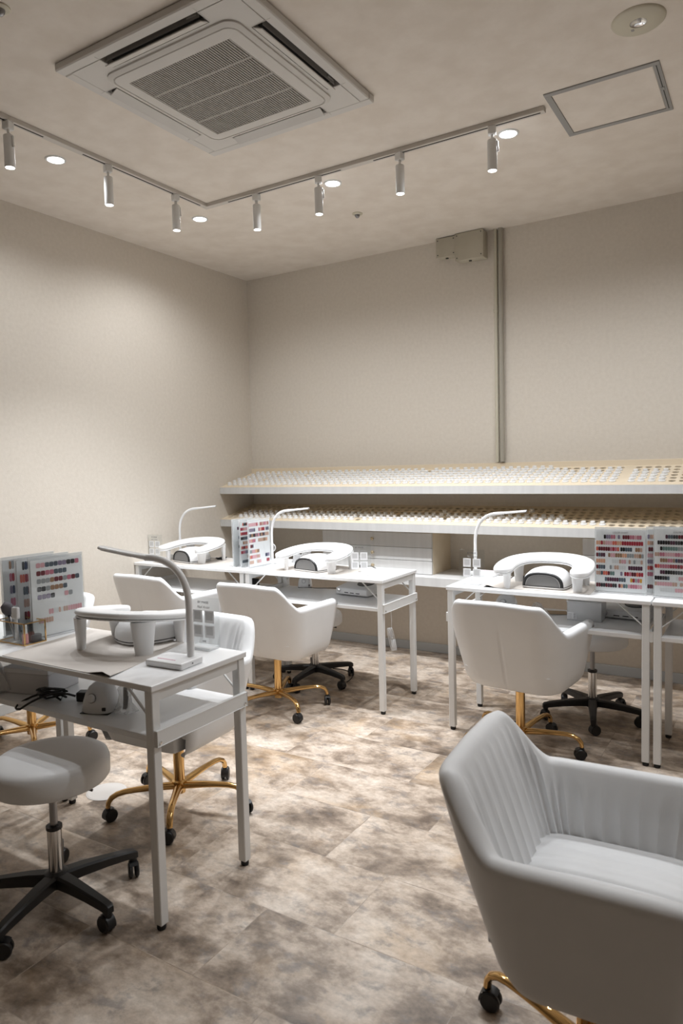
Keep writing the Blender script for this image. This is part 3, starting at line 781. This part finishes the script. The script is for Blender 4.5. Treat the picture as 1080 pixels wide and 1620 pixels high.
R9 = [[(.16, .95, 'mix')], [(0, .98, 'warm')], [(0, .5, 'red'), (.5, .75, 'dark'), (.8, .98, 'nude')], [(0, .22, 'dark'), (.25, .98, 'nude')], [(0, .22, 'nude'), (.33, .98, 'pale')], [(0, .22, 'dark'), (.28, .62, 'pale'), (.66, .98, 'dark')], [(0, .4, 'mix'), (.5, .54, 'cool'), (.58, .98, 'red')], [(.18, .62, 'dark'), (.7, .98, 'mix')], [(0, .46, 'dark'), (.46, .98, 'mix')]]
swatch('swatch_board', (2.930, -1.140, T), .01, .212, .290, R9, 'swatch board with nine full rows, the left one on the right table')
swatch('swatch_board', (3.130, -1.105, T), .01, .205, .292, [[(0, .98, 'mix')], [(0, .4, 'nude'), (.4, .98, 'dark')], [(.02, .98, 'dark')], [(0, .98, 'nude')], [(0, .98, 'mix')], [(0, .3, 'warm'), (.4, .98, 'red')], [(0, .9, 'red')], [(.5, .98, 'dark')], [(0, .98, 'dark')]],
       'swatch board half covered, second from the left at the right table')
swatch('swatch_board', (3.172, -1.165, T), .0, .215, .300, [[(.2, .9, 'dark')], [(.05, .98, 'dark')], [(.1, .98, 'mix')], [(0, .98, 'warm')], [(.1, .98, 'mix')], [(0, .98, 'red')], [(.1, .98, 'dark')], [(0, .3, 'dark'), (.4, .98, 'pink')], [(0, .98, 'pink')], [(.1, .98, 'pink')]],
       'shiny swatch board at the right frame edge with pink lower rows')
R_A = [[(0, .45, 'warm'), (.5, .98, 'warm')], [(0, .3, 'cool'), (.45, .75, 'warm'), (.8, .98, 'cool')], [(0, .5, 'mix'), (.5, .98, 'mix')], [(0, .3, 'warm'), (.42, .9, 'nude')], [(.05, .2, 'dark')], [(.02, .5, 'nude')], [(0, .5, 'warm'), (.75, .98, 'cool')], [(0, .2, 'pale'), (.3, .55, 'pale'), (.8, .98, 'warm')]]
swatch('swatch_board', (.905, -1.080, T), pi / 2 - .02, .205, .285, R_A, 'swatch board nearest the lamp on the middle table', head=False)
swatch('swatch_board', (.830, -1.068, T), pi / 2, .205, .285, [[(.1, .98, 'mix')], [(0, .98, 'warm')], [(0, .98, 'red')], [(0, .98, 'dark')], [(.1, .98, 'nude')], [(0, .98, 'mix')], [(0, .98, 'mix')], [(.3, .98, 'nude')], [(.05, .98, 'dark')]], 'middle board of the three between the two left tables', head=False)
swatch('swatch_board', (.765, -1.060, T), pi / 2 + .02, .205, .285, [[(.3, .98, 'warm')], [(.2, .98, 'dark')], [(.3, .98, 'mix')], [(.25, .98, 'dark')], [(.3, .98, 'red')], [(.25, .98, 'dark')], [(.3, .98, 'dark')], [(.4, .98, 'pink')], [(.5, .98, 'pink')]], 'leftmost board of the three between the two left tables', head=False)
R_B = [[(.1, .97, 'big')], [(.1, .70, 'big')], [(.1, .97, 'big')], [(.1, .75, 'big')], [(.1, .44, 'big'), (.62, .85, 'big')], [], [(.3, .97, 'pink')], [(.1, .4, 'pink')], []]
swatch('swatch_board', (1.300, -2.745, T), pi / 2 - .06, .215, .290, R_B, 'nearest swatch board, beside the gold-edged box on the front table', head=False)
swatch('swatch_board', (1.235, -2.755, T), pi / 2 - .05, .215, .288, [[(.1, .98, 'cool')], [(.05, .98, 'red')], [(.1, .98, 'dark')], [(.1, .98, 'nude')], [(.1, .98, 'red')], [(.1, .98, 'cool')]], 'middle swatch board of the front table, showing a narrow strip', head=False)
swatch('swatch_board', (1.165, -2.765, T), pi / 2 - .03, .215, .288, [[(.12, .98, 'nude')], [(.12, .98, 'red')], [(.12, .98, 'cool')], [(.12, .98, 'warm')], [(.12, .98, 'dark')], [(.12, .98, 'mix')]], 'leftmost swatch board of the front table, at the left frame edge', head=False)

# ------------------------------------------------------------------ desk mats
def quad_mat(c, label, curl=True):
    cx = sum(p[0] for p in c) / 4; cy = sum(p[1] for p in c) / 4
    t = MB(); n = 16; top = []; bot = []
    for i in range(n + 1):
        u = i / n; r = []; r2 = []
        for j in range(n + 1):
            v = j / n; x = (c[0][0] * (1 - u) + c[1][0] * u) * (1 - v) + (c[3][0] * (1 - u) + c[2][0] * u) * v; y = (c[0][1] * (1 - u) + c[1][1] * u) * (1 - v) + (c[3][1] * (1 - u) + c[2][1] * u) * v
            z = .0018 + (.012 * math.exp(-((u - curl) / .07) ** 2) * max(0, 1 - v * 5) if curl is not None else 0)
            r.append((x - cx, y - cy, z)); r2.append((x - cx, y - cy, z - .0016))
        top.append(r); bot.append(r2)
    t.grid(top); t.mi = 1; t.grid(bot); t.mi = 0
    for a, b in ((top[0], bot[0]), (top[-1], bot[-1])): t.grid([a, b])
    t.grid([[r[0] for r in top], [r[0] for r in bot]]); t.grid([[r[-1] for r in top], [r[-1] for r in bot]])
    o = t.build('desk_mat', [M_mat, M_black], smooth=40, loc=(cx, cy, T)); tag(o, label, 'desk mat', 'beige leather desk mats'); return o
quad_mat([(1.385, -3.024), (1.898, -3.024), (1.800, -2.630), (1.330, -2.630)], 'beige mat on the nearest table with a curled dark edge', .93)
quad_mat([(2.330, -1.215), (2.820, -1.215), (2.800, -.875), (2.330, -.875)], 'beige mat on the right table under the hand rest', .03)
quad_mat([(1.060, -1.215), (1.560, -1.215), (1.560, -.870), (1.060, -.870)], 'beige mat on the middle table under the hand rest', None)
quad_mat([(.130, -1.205), (.600, -1.205), (.600, -.870), (.130, -.870)], 'beige mat on the far left table under the hand rest', None)

# ------------------------------------------------------------------ small things on the tables
def bottle(loc, body, capm, label, h=.030, r=.010, ch=.022, cr=.0065):
    t = empty('nail_polish', loc, 0, label, 'nail polish')
    MB().lathe([(0, 0), (r, 0), (r, h * .8), (r * .8, h), (0, h)], 16).build('bottle', body, t, smooth=40)
    MB().lathe([(0, h), (cr, h), (cr * .9, h + ch), (0, h + ch)], 14).build('cap', capm, t, smooth=40)
# gold-edged glass box
gx, gy, gw, gd, gh = 1.262, -2.872, .078, .040, .075
t = empty('brush_box', (gx, gy, T), .0, 'gold-edged glass box of brushes and polish on the nearest table', 'glass box')
g = MB(); w, d = gw, gd
for sx in (-1, 1):
    for sy in (-1, 1): g.box(sx * w - .0022, sx * w + .0022, sy * d - .0022, sy * d + .0022, 0, gh, .0005)
for z in (.002, gh):
    for s in (-1, 1): g.box(-w, w, s * d - .0018, s * d + .0018, z - .0018, z + .0018, 0); g.box(s * w - .0018, s * w + .0018, -d, d, z - .0018, z + .0018, 0)
g.build('gold_edges', M_gold, t)
g = MB()
for s in (-1, 1): g.box(-w + .002, w - .002, s * d - .0008, s * d + .0008, .003, gh - .002, 0); g.box(s * w - .0008, s * w + .0008, -d + .002, d - .002, .003, gh - .002, 0)
g.build('glass', M_acr, t)
bottle((gx + .052, gy - .020, T + .003), M_pink, M_jar, 'pink nail polish with tall white cap in the gold-edged box', .034, .0105, .030, .0075)
bottle((gx + .048, gy + .006, T + .003), mat('brown_glass', (.12, .05, .04), .2), M_black, 'nail polish with black cap in the gold-edged box', .036, .010, .032, .007)
o = MB().lathe([(0, 0), (.019, 0), (.019, .022), (.017, .024), (0, .024)], 22).build('gel_pot', mat('dark_grey_gel', (.07, .07, .075), .3), smooth=40, loc=(gx + .056, gy + .024 - .006, T + .003)); tag(o, 'dark gel pot in the gold-edged box', 'jar')
o = MB().lathe([(0, 0), (.017, 0), (.017, .034), (.010, .036), (.010, .052), (0, .052)], 22).build('gel_pot', mat('dark_grey_glass', (.09, .10, .11), .2), smooth=40, loc=(gx + .012, gy + .008, T + .003)); tag(o, 'taller dark bottle in the middle of the gold-edged box', 'jar')
t = empty('makeup_brush', (gx - .03, gy - .005, T + .004), 0, 'large soft brush with dark grey hair in the gold-edged box', 'brush')
MB().tube([(0, 0, 0), (-.022, -.004, .085)], [.004, .006], 10).build('handle', M_steel, t, smooth=True)
MB().tube([(-.022, -.004, .085), (-.027, -.005, .100), (-.032, -.006, .118), (-.036, -.006, .130)], [.010, .019, .020, .006], 14).build('bristles', M_brush, t, smooth=True)
t = empty('nail_file', (gx - .008, gy - .012, T + .004), .3, 'white handled dust brush standing in the gold-edged box', 'brush')
MB().box(-.006, .006, -.004, .004, 0, .075, .003, seg=2).build('handle', M_wplas, t); MB().box(-.013, .013, -.008, .008, .075, .118, .005, seg=2).build('head', M_wplas, t)
o = MB().tube([(0, 0, 0), (-.012, 0, .05), (-.016, 0, .088)], [.005, .0045, .004], 8).build('tweezers', M_blue, loc=(gx - .025, gy + .015, T + .004), smooth=True); tag(o, 'blue grey tool leaning in the gold-edged box', 'tool')
# middle table pen pot
t = empty('tool_pot', (1.035, -.862, T), .0, 'clear pot with dark tools behind the lamp of the middle table', 'tool pot')
MB().box(-.035, .035, -.02, .02, 0, .055, .003).build('pot', M_clear, t)
for k, (x, y) in enumerate(((-.025, 0), (-.008, .004), (.012, -.004), (.026, .004))):
    bottle((1.035 + x * 1.0, -.862 + y, T + .003), M_ink, M_chrome if k % 2 else M_black, ['dark bottle at the left of the clear tool pot', 'dark bottle with steel cap, left of the pen in the tool pot', 'dark bottle right of the pen in the tool pot', 'dark bottle with steel cap at the right of the tool pot'][k], .036, .0075, .02, .005)
o = MB().tube([(0, 0, .0), (.035, 0, .10)], [.003, .0035], 8).build('pen', M_black, loc=(1.036, -.862, T + .006)); tag(o, 'black pen leaning out of the tool pot', 'pen')
t = empty('hand_mirror', (.822, -.857, T), .4, 'small round white mirror behind the lamp of the middle table', 'mirror')
MB().lathe([(.024, -.003), (.027, 0), (.024, .003), (.022, 0), (.024, -.003)], 28, cap=False, M=Matrix.Translation((0, 0, .085)) @ Matrix.Rotation(pi / 2, 4, 'X')).build('frame', M_wplas, t, smooth=True)
MB().lathe([(0, 0), (.0235, 0)], 28, cap=False, M=Matrix.Translation((0, 0, .085)) @ Matrix.Rotation(pi / 2, 4, 'X')).build('glass', M_chrome, t)
MB().tube([(0, 0, .001), (0, 0, .06)], .003, 8).build('stem', M_wplas, t); MB().lathe([(0, 0), (.018, 0), (.016, .004), (0, .005)], 20).build('foot', M_wplas, t)
for k, (x, y, bm_) in enumerate(((1.09, -.905, M_pink), (1.118, -.898, M_jar), (1.148, -.902, M_pink))): bottle((x, y, T), bm_, [M_black, M_chrome, M_jar][k], ['small pink bottle with black cap by the middle hand rest', 'small white bottle with steel cap by the middle hand rest', 'small pink bottle with white cap by the middle hand rest'][k])
# far left table bits
t = empty('tissue_box', (.125, -.985, T), .1, 'little white box on the far left table beside the lamp', 'box')
MB().box(-.035, .035, -.022, .022, 0, .028, .002).build('body', M_wplas, t)
for k, x in enumerate((-.010, .012)): bottle((.155 + x, -.955, T), M_ink, M_black, ['dark bottle behind the little white box, the left one', 'dark bottle behind the little white box, the right one'][k], .03, .006, .02, .004)
o = MB().tube([(0.08 * cos(a * .7) * .25, .03 * sin(a * .9), .006 + .004 * (a % 2)) for a in range(26)], .004, 6).build('cable_coil', M_black, loc=(.455, -.915, T + .002)); tag(o, 'black coiled cable on the far left table by the hand rest', 'cable')
t = empty('power_adapter', (2.452, -.955, T), .3, 'small black adapter on the right table behind the hand rest', 'adapter')
MB().box(-.018, .018, -.010, .010, 0, .022, .003).build('body', M_black, t); MB().tube([(-.018, 0, .01), (-.05, .01, .02), (-.07, .015, .004)], .0025, 6).build('cable', M_black, t)
t = empty('power_adapter', (1.500, -.895, T), -.2, 'small black adapter on the middle table behind the hand rest', 'adapter')
MB().box(-.022, .022, -.009, .009, 0, .018, .003).build('body', M_black, t); MB().tube([(.022, 0, .01), (.06, .005, .014), (.09, .01, .004)], .0025, 6).build('cable', M_black, t)
o = MB().tube([(.028 * cos(a), .018 * sin(a) + .002 * a, .004 + .0045 * a) for a in [i * .5 for i in range(40)] if .0045 * a < .04], .0022, 6).build('cable_coil', M_wplas, loc=(1.165, -.985, T + .002)); tag(o, 'small coil of white cable left of the middle nail dryer', 'cable')
o = MB().box(-.07, .07, -.045, .045, 0, .0015, 0).build('leaflet', M_paper, loc=(2.36, -1.0, T), rot=(0, 0, .2)); tag(o, 'white leaflet on the right table left of its hand rest', 'leaflet')

# ------------------------------------------------------------------ things on the lower shelves
ZS = .5535
def drill(loc, rz, label, s=1):
    t = empty('nail_drill', loc, rz, label, 'nail drill', 'white nail drill machines')
    rows = []
    for z, w, d, yo in ((0, .050, .042, 0), (.006, .054, .046, 0), (.03, .052, .044, .002), (.055, .046, .038, .006), (.075, .036, .030, .010), (.086, .022, .018, .012), (.089, .002, .002, .013)):
        rows.append([(w * (abs(cos(a)) ** .6) * (1 if cos(a) >= 0 else -1), yo + d * (abs(sin(a)) ** .6) * (1 if sin(a) >= 0 else -1), z) for a in [2 * pi * i / 28 for i in range(28)]])
    MB().grid([rows[0]] + rows, True).build('body', M_wplas, t, smooth=50)
    MB().lathe([(.0125, 0), (.0125, .010), (.010, .013), (0, .014)], 22, M=Matrix.Translation((-.006, -.036, .048)) @ Matrix.Rotation(pi / 2 - .15, 4, 'X')).build('knob', M_wplas, t, smooth=40)
    MB().lathe([(.015, 0), (.015, .003), (0, .003)], 22, M=Matrix.Translation((-.006, -.0385, .048)) @ Matrix.Rotation(pi / 2 - .15, 4, 'X')).build('knob_ring', M_steel, t, smooth=40)
    MB().box(.030, .042, -.0445, -.038, .012, .022, .001).build('socket', M_black, t)
    MB().box(-.050, .050, -.043, .041, -.000, .002, .0005).build('underside', M_black, t)
    return t
d5 = drill((1.742, -2.935, ZS), .32, 'nail drill with round knob on the lower shelf of the nearest table')
for o in d5.children: pass
d5.scale = (.95, .95, 1)
drill((1.060, -.845, ZS), .5, 'nail drill on the lower shelf of the middle table').scale = (.8, .8, .8)
drill((2.352, -.935, ZS), .1, 'nail drill on the lower shelf of the right table, behind the chair').scale = (1, 1, .75)
def handpiece(loc, rz, label):
    t = empty('handpiece_stand', loc, rz, label, 'bagged handpiece')
    MB().tube([(0, 0, .012), (.004, 0, .05), (.002, 0, .078)], [.007, .008, .005], 10).build('handpiece', M_black, t, smooth=True)
    rows = []; R2 = random.Random(5)
    for k, (z, r) in enumerate(((.001, .028), (.006, .042), (.012, .038), (.03, .024), (.055, .02), (.075, .026), (.085, .01))):
        rows.append([(r * cos(a) * R2.uniform(.75, 1.15), r * .7 * sin(a) * R2.uniform(.75, 1.15), z) for a in [2 * pi * i / 18 for i in range(18)]])
    MB().grid(rows, True).build('bag', M_bag, t)
handpiece((1.828, -2.915, ZS), .2, 'clear bag round a black handpiece beside the nearest nail drill')
def cable_tangle(loc, label, pts, r, m=M_black):
    o = MB().tube(pts, r, 6).build('power_cable', m, loc=loc, smooth=True); return tag(o, label, 'cable')
R3 = random.Random(11)
pts = [(-.10, -.055, .004)]
pts = bez((.075, .02, .02), (.03, -.02, .05), (-.02, -.065, .02), (-.060, -.085, -.012), 8) + bez((-.060, -.085, -.012), (-.105, -.10, -.02), (-.115, -.035, .004), (-.04, .005, .022), 8)
for i in range(40):
    a = i * .9; pts.append((-.015 + .050 * cos(a) * (1 if i % 2 else .85), .0 + .022 * sin(a * 1.05) + R3.uniform(-.006, .006), .006 + .03 * abs(sin(a * .37))))
cable_tangle((1.535, -2.945, ZS), 'looped black cable hanging over the edge of the nearest lower shelf', pts, .0036)
t = empty('power_adapter', (1.625, -2.895, ZS), .5, 'black power brick between the cable loops and the nearest drill', 'adapter')
MB().box(-.028, .028, -.018, .018, 0, .030, .004, seg=2).build('body', M_black, t); MB().tube(bez((.02, -.01, .01), (.03, -.06, .004), (.07, -.06, .004), (.09, -.02, .02), 10), .0028, 6).build('cable', M_black, t)
t = empty('carton', (1.35, -2.885, ZS), .25, 'white carton on the lower shelf at the left frame edge', 'box')
MB().box(-.115, .115, -.075, .075, 0, .070, .002).build('body', mat('carton_grey_white', (.72, .71, .72), .6), t)
MB().box(-.06, .118, -.078, .06, .071, .086, .001).build('lid_flap', M_paper, t)
rows = []; R4 = random.Random(8)
for z, r in ((.0, .05), (.012, .065), (.04, .06), (.07, .05), (.095, .03), (.105, .01)): rows.append([(r * cos(a) * R4.uniform(.7, 1.2), r * .5 * sin(a) * R4.uniform(.7, 1.2), z) for a in [2 * pi * i / 20 for i in range(20)]])
o = MB().grid(rows, True).build('plastic_bag', M_bag, loc=(1.265, -2.978, ZS)); tag(o, 'crumpled clear plastic bag in front of the white carton', 'bag')
def dust_collector(loc, rz, label):
    t = empty('dust_collector', loc, rz, label, 'dust collector', 'white nail dust collectors')
    b = MB(); b.add([(-.11, -.085, .006), (.11, -.085, .006), (.11, .085, .006), (-.11, .085, .006), (-.11, -.085, .040), (.11, -.085, .040), (.11, .085, .068), (-.11, .085, .068)], [[0, 1, 2, 3], [4, 5, 6, 7], [0, 1, 5, 4], [1, 2, 6, 5], [2, 3, 7, 6], [3, 0, 4, 7]])
    bm = bmesh.new(); me = bpy.data.meshes.new('x'); me.from_pydata([tuple(v) for v in b.v], [], b.f); bm.from_mesh(me); bmesh.ops.bevel(bm, geom=list(bm.edges), offset=.006, segments=3, affect='EDGES', profile=.5)
    c = MB(); bm.verts.ensure_lookup_table(); c.add([v.co.copy() for v in bm.verts], [[v.index for v in f.verts] for f in bm.faces]); bm.free(); c.build('body', M_wplas, t, smooth=35)
    g = MB(); g.lathe([(0, 0), (.052, 0), (.052, .003), (0, .003)], 28, M=Matrix.Translation((.03, .02, .0575)) @ Matrix.Rotation(.163, 4, 'X')); g.build('fan_grille', M_black, t)
    s = MB()
    for x in (-.035, .005, .045): s.box(x - .013, x + .013, -.0865, -.084, .014, .018, 0)
    s.build('slot', M_black, t)
    MB().lathe([(.011, 0), (.010, .006), (0, .007)], 20, M=Matrix.Translation((-.085, -.085, .026)) @ Matrix.Rotation(pi / 2, 4, 'X')).build('knob', M_chrome, t, smooth=40)
    f = MB()
    for x in (-.08, .08):
        for y in (-.06, .06): f.lathe([(0, 0), (.008, 0), (.008, .007), (0, .007)], 10, (x, y, 0))
    f.build('feet', M_grey, t)
dust_collector((1.485, -.905, ZS), -.12, 'dust collector with black fan grille on the middle table lower shelf')
dust_collector((2.925, -.900, ZS), -.05, 'dust collector on the right table lower shelf beside the clear box')
t = empty('storage_box', (2.765, -1.030, ZS), .02, 'frosted clear storage box with a label on the right table lower shelf', 'storage box')
w, d, h = .075, .06, .082; b = MB()
for x0, x1, y0, y1, z0, z1 in ((-w, w, -d, d, 0, .002), (-w, w, -d, -d + .002, 0, h), (-w, w, d - .002, d, 0, h), (-w, -w + .002, -d, d, 0, h), (w - .002, w, -d, d, 0, h)): b.box(x0, x1, y0, y1, z0, z1, 0)
b.build('tub', M_clear, t); MB().box(-w - .003, w + .003, -d - .003, d + .003, h, h + .008, .002).build('lid', M_clear, t)
l = MB().box(-w + .001, -w + .042, -d - .0012, -d - .0004, .006, .038, 0).build('label_sticker', M_paper, t)
b = MB()
for i in range(7): b.box(-w + .029, -w + .039, -d - .0016, -d - .0012, .009 + i * .004, .011 + i * .004, 0)
for i in range(5): b.box(-w + .004, -w + .022, -d - .0016, -d - .0012, .010 + i * .005, .011 + i * .005, 0)
b.build('barcode', M_inkg, l)
o = MB().lathe([(0, 0), (.030, 0), (.032, .05), (0, .052)], 20).build('tape_roll', mat('tan_tape', (.50, .40, .28), .5), loc=(2.785, -1.03, ZS + .003)); tag(o, 'tan roll inside the frosted storage box', 'tape')
o = MB().box(-.045, .045, -.03, .03, 0, .0015, 0).build('brochure', mat('kraft_paper', (.42, .30, .18), .7), loc=(2.620, -.975, ZS), rot=(.06, .05, .5)); o.location.z += .004; tag(o, 'small brown brochure left of the frosted storage box', 'brochure')
rows = []
for z, r in ((0, .02), (.008, .034), (.02, .03), (.035, .02), (.042, .005)): rows.append([(r * cos(a) * R4.uniform(.6, 1.2), r * .6 * sin(a) * R4.uniform(.6, 1.2), z) for a in [2 * pi * i / 14 for i in range(14)]])
o = MB().grid(rows, True).build('plastic_bag', M_bag, loc=(2.515, -.950, ZS)); tag(o, 'small crumpled bag behind the armchair on the right table shelf', 'bag')
t = empty('power_adapter', (2.380, -1.010, ZS), -.05, 'black adapter in front of the drill on the right table shelf', 'adapter')
MB().box(-.035, .035, -.012, .012, 0, .022, .003).build('body', M_black, t); MB().tube(bez((.03, 0, .012), (.07, .01, .03), (.10, .05, .02), (.05, .06, .006), 10), .003, 6).build('cable', M_black, t)
cable_tangle((1.11, -.86, ZS), 'thin black cable beside the nail drill on the middle table shelf', bez((0, -.02, .008), (.06, -.05, .004), (.10, .02, .004), (.17, .03, .004), 10), .0022)
o = MB().tube([(.035 * cos(a), .02 * sin(a), .006 + .0012 * a) for a in [i * .5 for i in range(64)]], .0035, 6).build('cable_coil', M_black, loc=(.735, -.935, ZS)); tag(o, 'coil of black cable under the swatch boards, on the lower shelf', 'cable')
o = MB().box(-.04, .04, -.03, .03, 0, .04, .004, seg=2).build('power_brick', M_black, loc=(.84, -.99, ZS), rot=(0, 0, .3)) if 0 else None
# hanging bundle of white cable at the middle table
pts = [(0, 0, .528), (.012, 0, .49), (.014, 0, .45), (.012, 0, .41)]
b = MB().tube(pts, .0022, 6)
for i in range(5):
    o_ = (i - 2) * .005; b.tube([(.010 + .010 * cos(a) * .55 + o_ * .7 + (.36 - (.345 + .062 * sin(a))) * .22, o_, .345 + .062 * sin(a)) for a in [2 * pi * k / 18 for k in range(19)]], .002, 6)
b.tube([(.006, 0, .352), (.018, 0, .350)], .006, 8)
o = b.build('cable_bundle', M_wplas, loc=(1.735, -1.03, 0), smooth=True); tag(o, 'tied bundle of white cable hanging below the middle table', 'cable')
# floor details
o = MB().lathe([(0, .0), (.078, 0), (.078, .0015), (.070, .0035), (.062, .003), (0, .003)], 40).build('floor_plate', mat('floor_plate_grey', (.55, .52, .49), .4), loc=(1.225, -2.515, 0)); tag(o, 'round pale floor plate beside the legs of the front tables', 'floor plate')
cable_tangle((2.43, -1.06, 0), 'thin black cable on the floor left of the right table chair', bez((-.14, -.06, .004), (-.10, .05, .004), (.0, .06, .004), (.06, .02, .004), 14), .003)
cable_tangle((1.25, -.80, 0), 'thin black cable loop on the floor by the middle stool', bez((-.02, -.02, .06), (.08, .02, .06), (.14, .02, .03), (.10, -.06, .004), 14), .003)
cable_tangle((.75, -2.75, 0), 'black cable across the floor at the left frame edge', bez((-.35, -.25, .004), (-.1, -.15, .004), (.15, .1, .004), (.35, .22, .004), 14), .004)
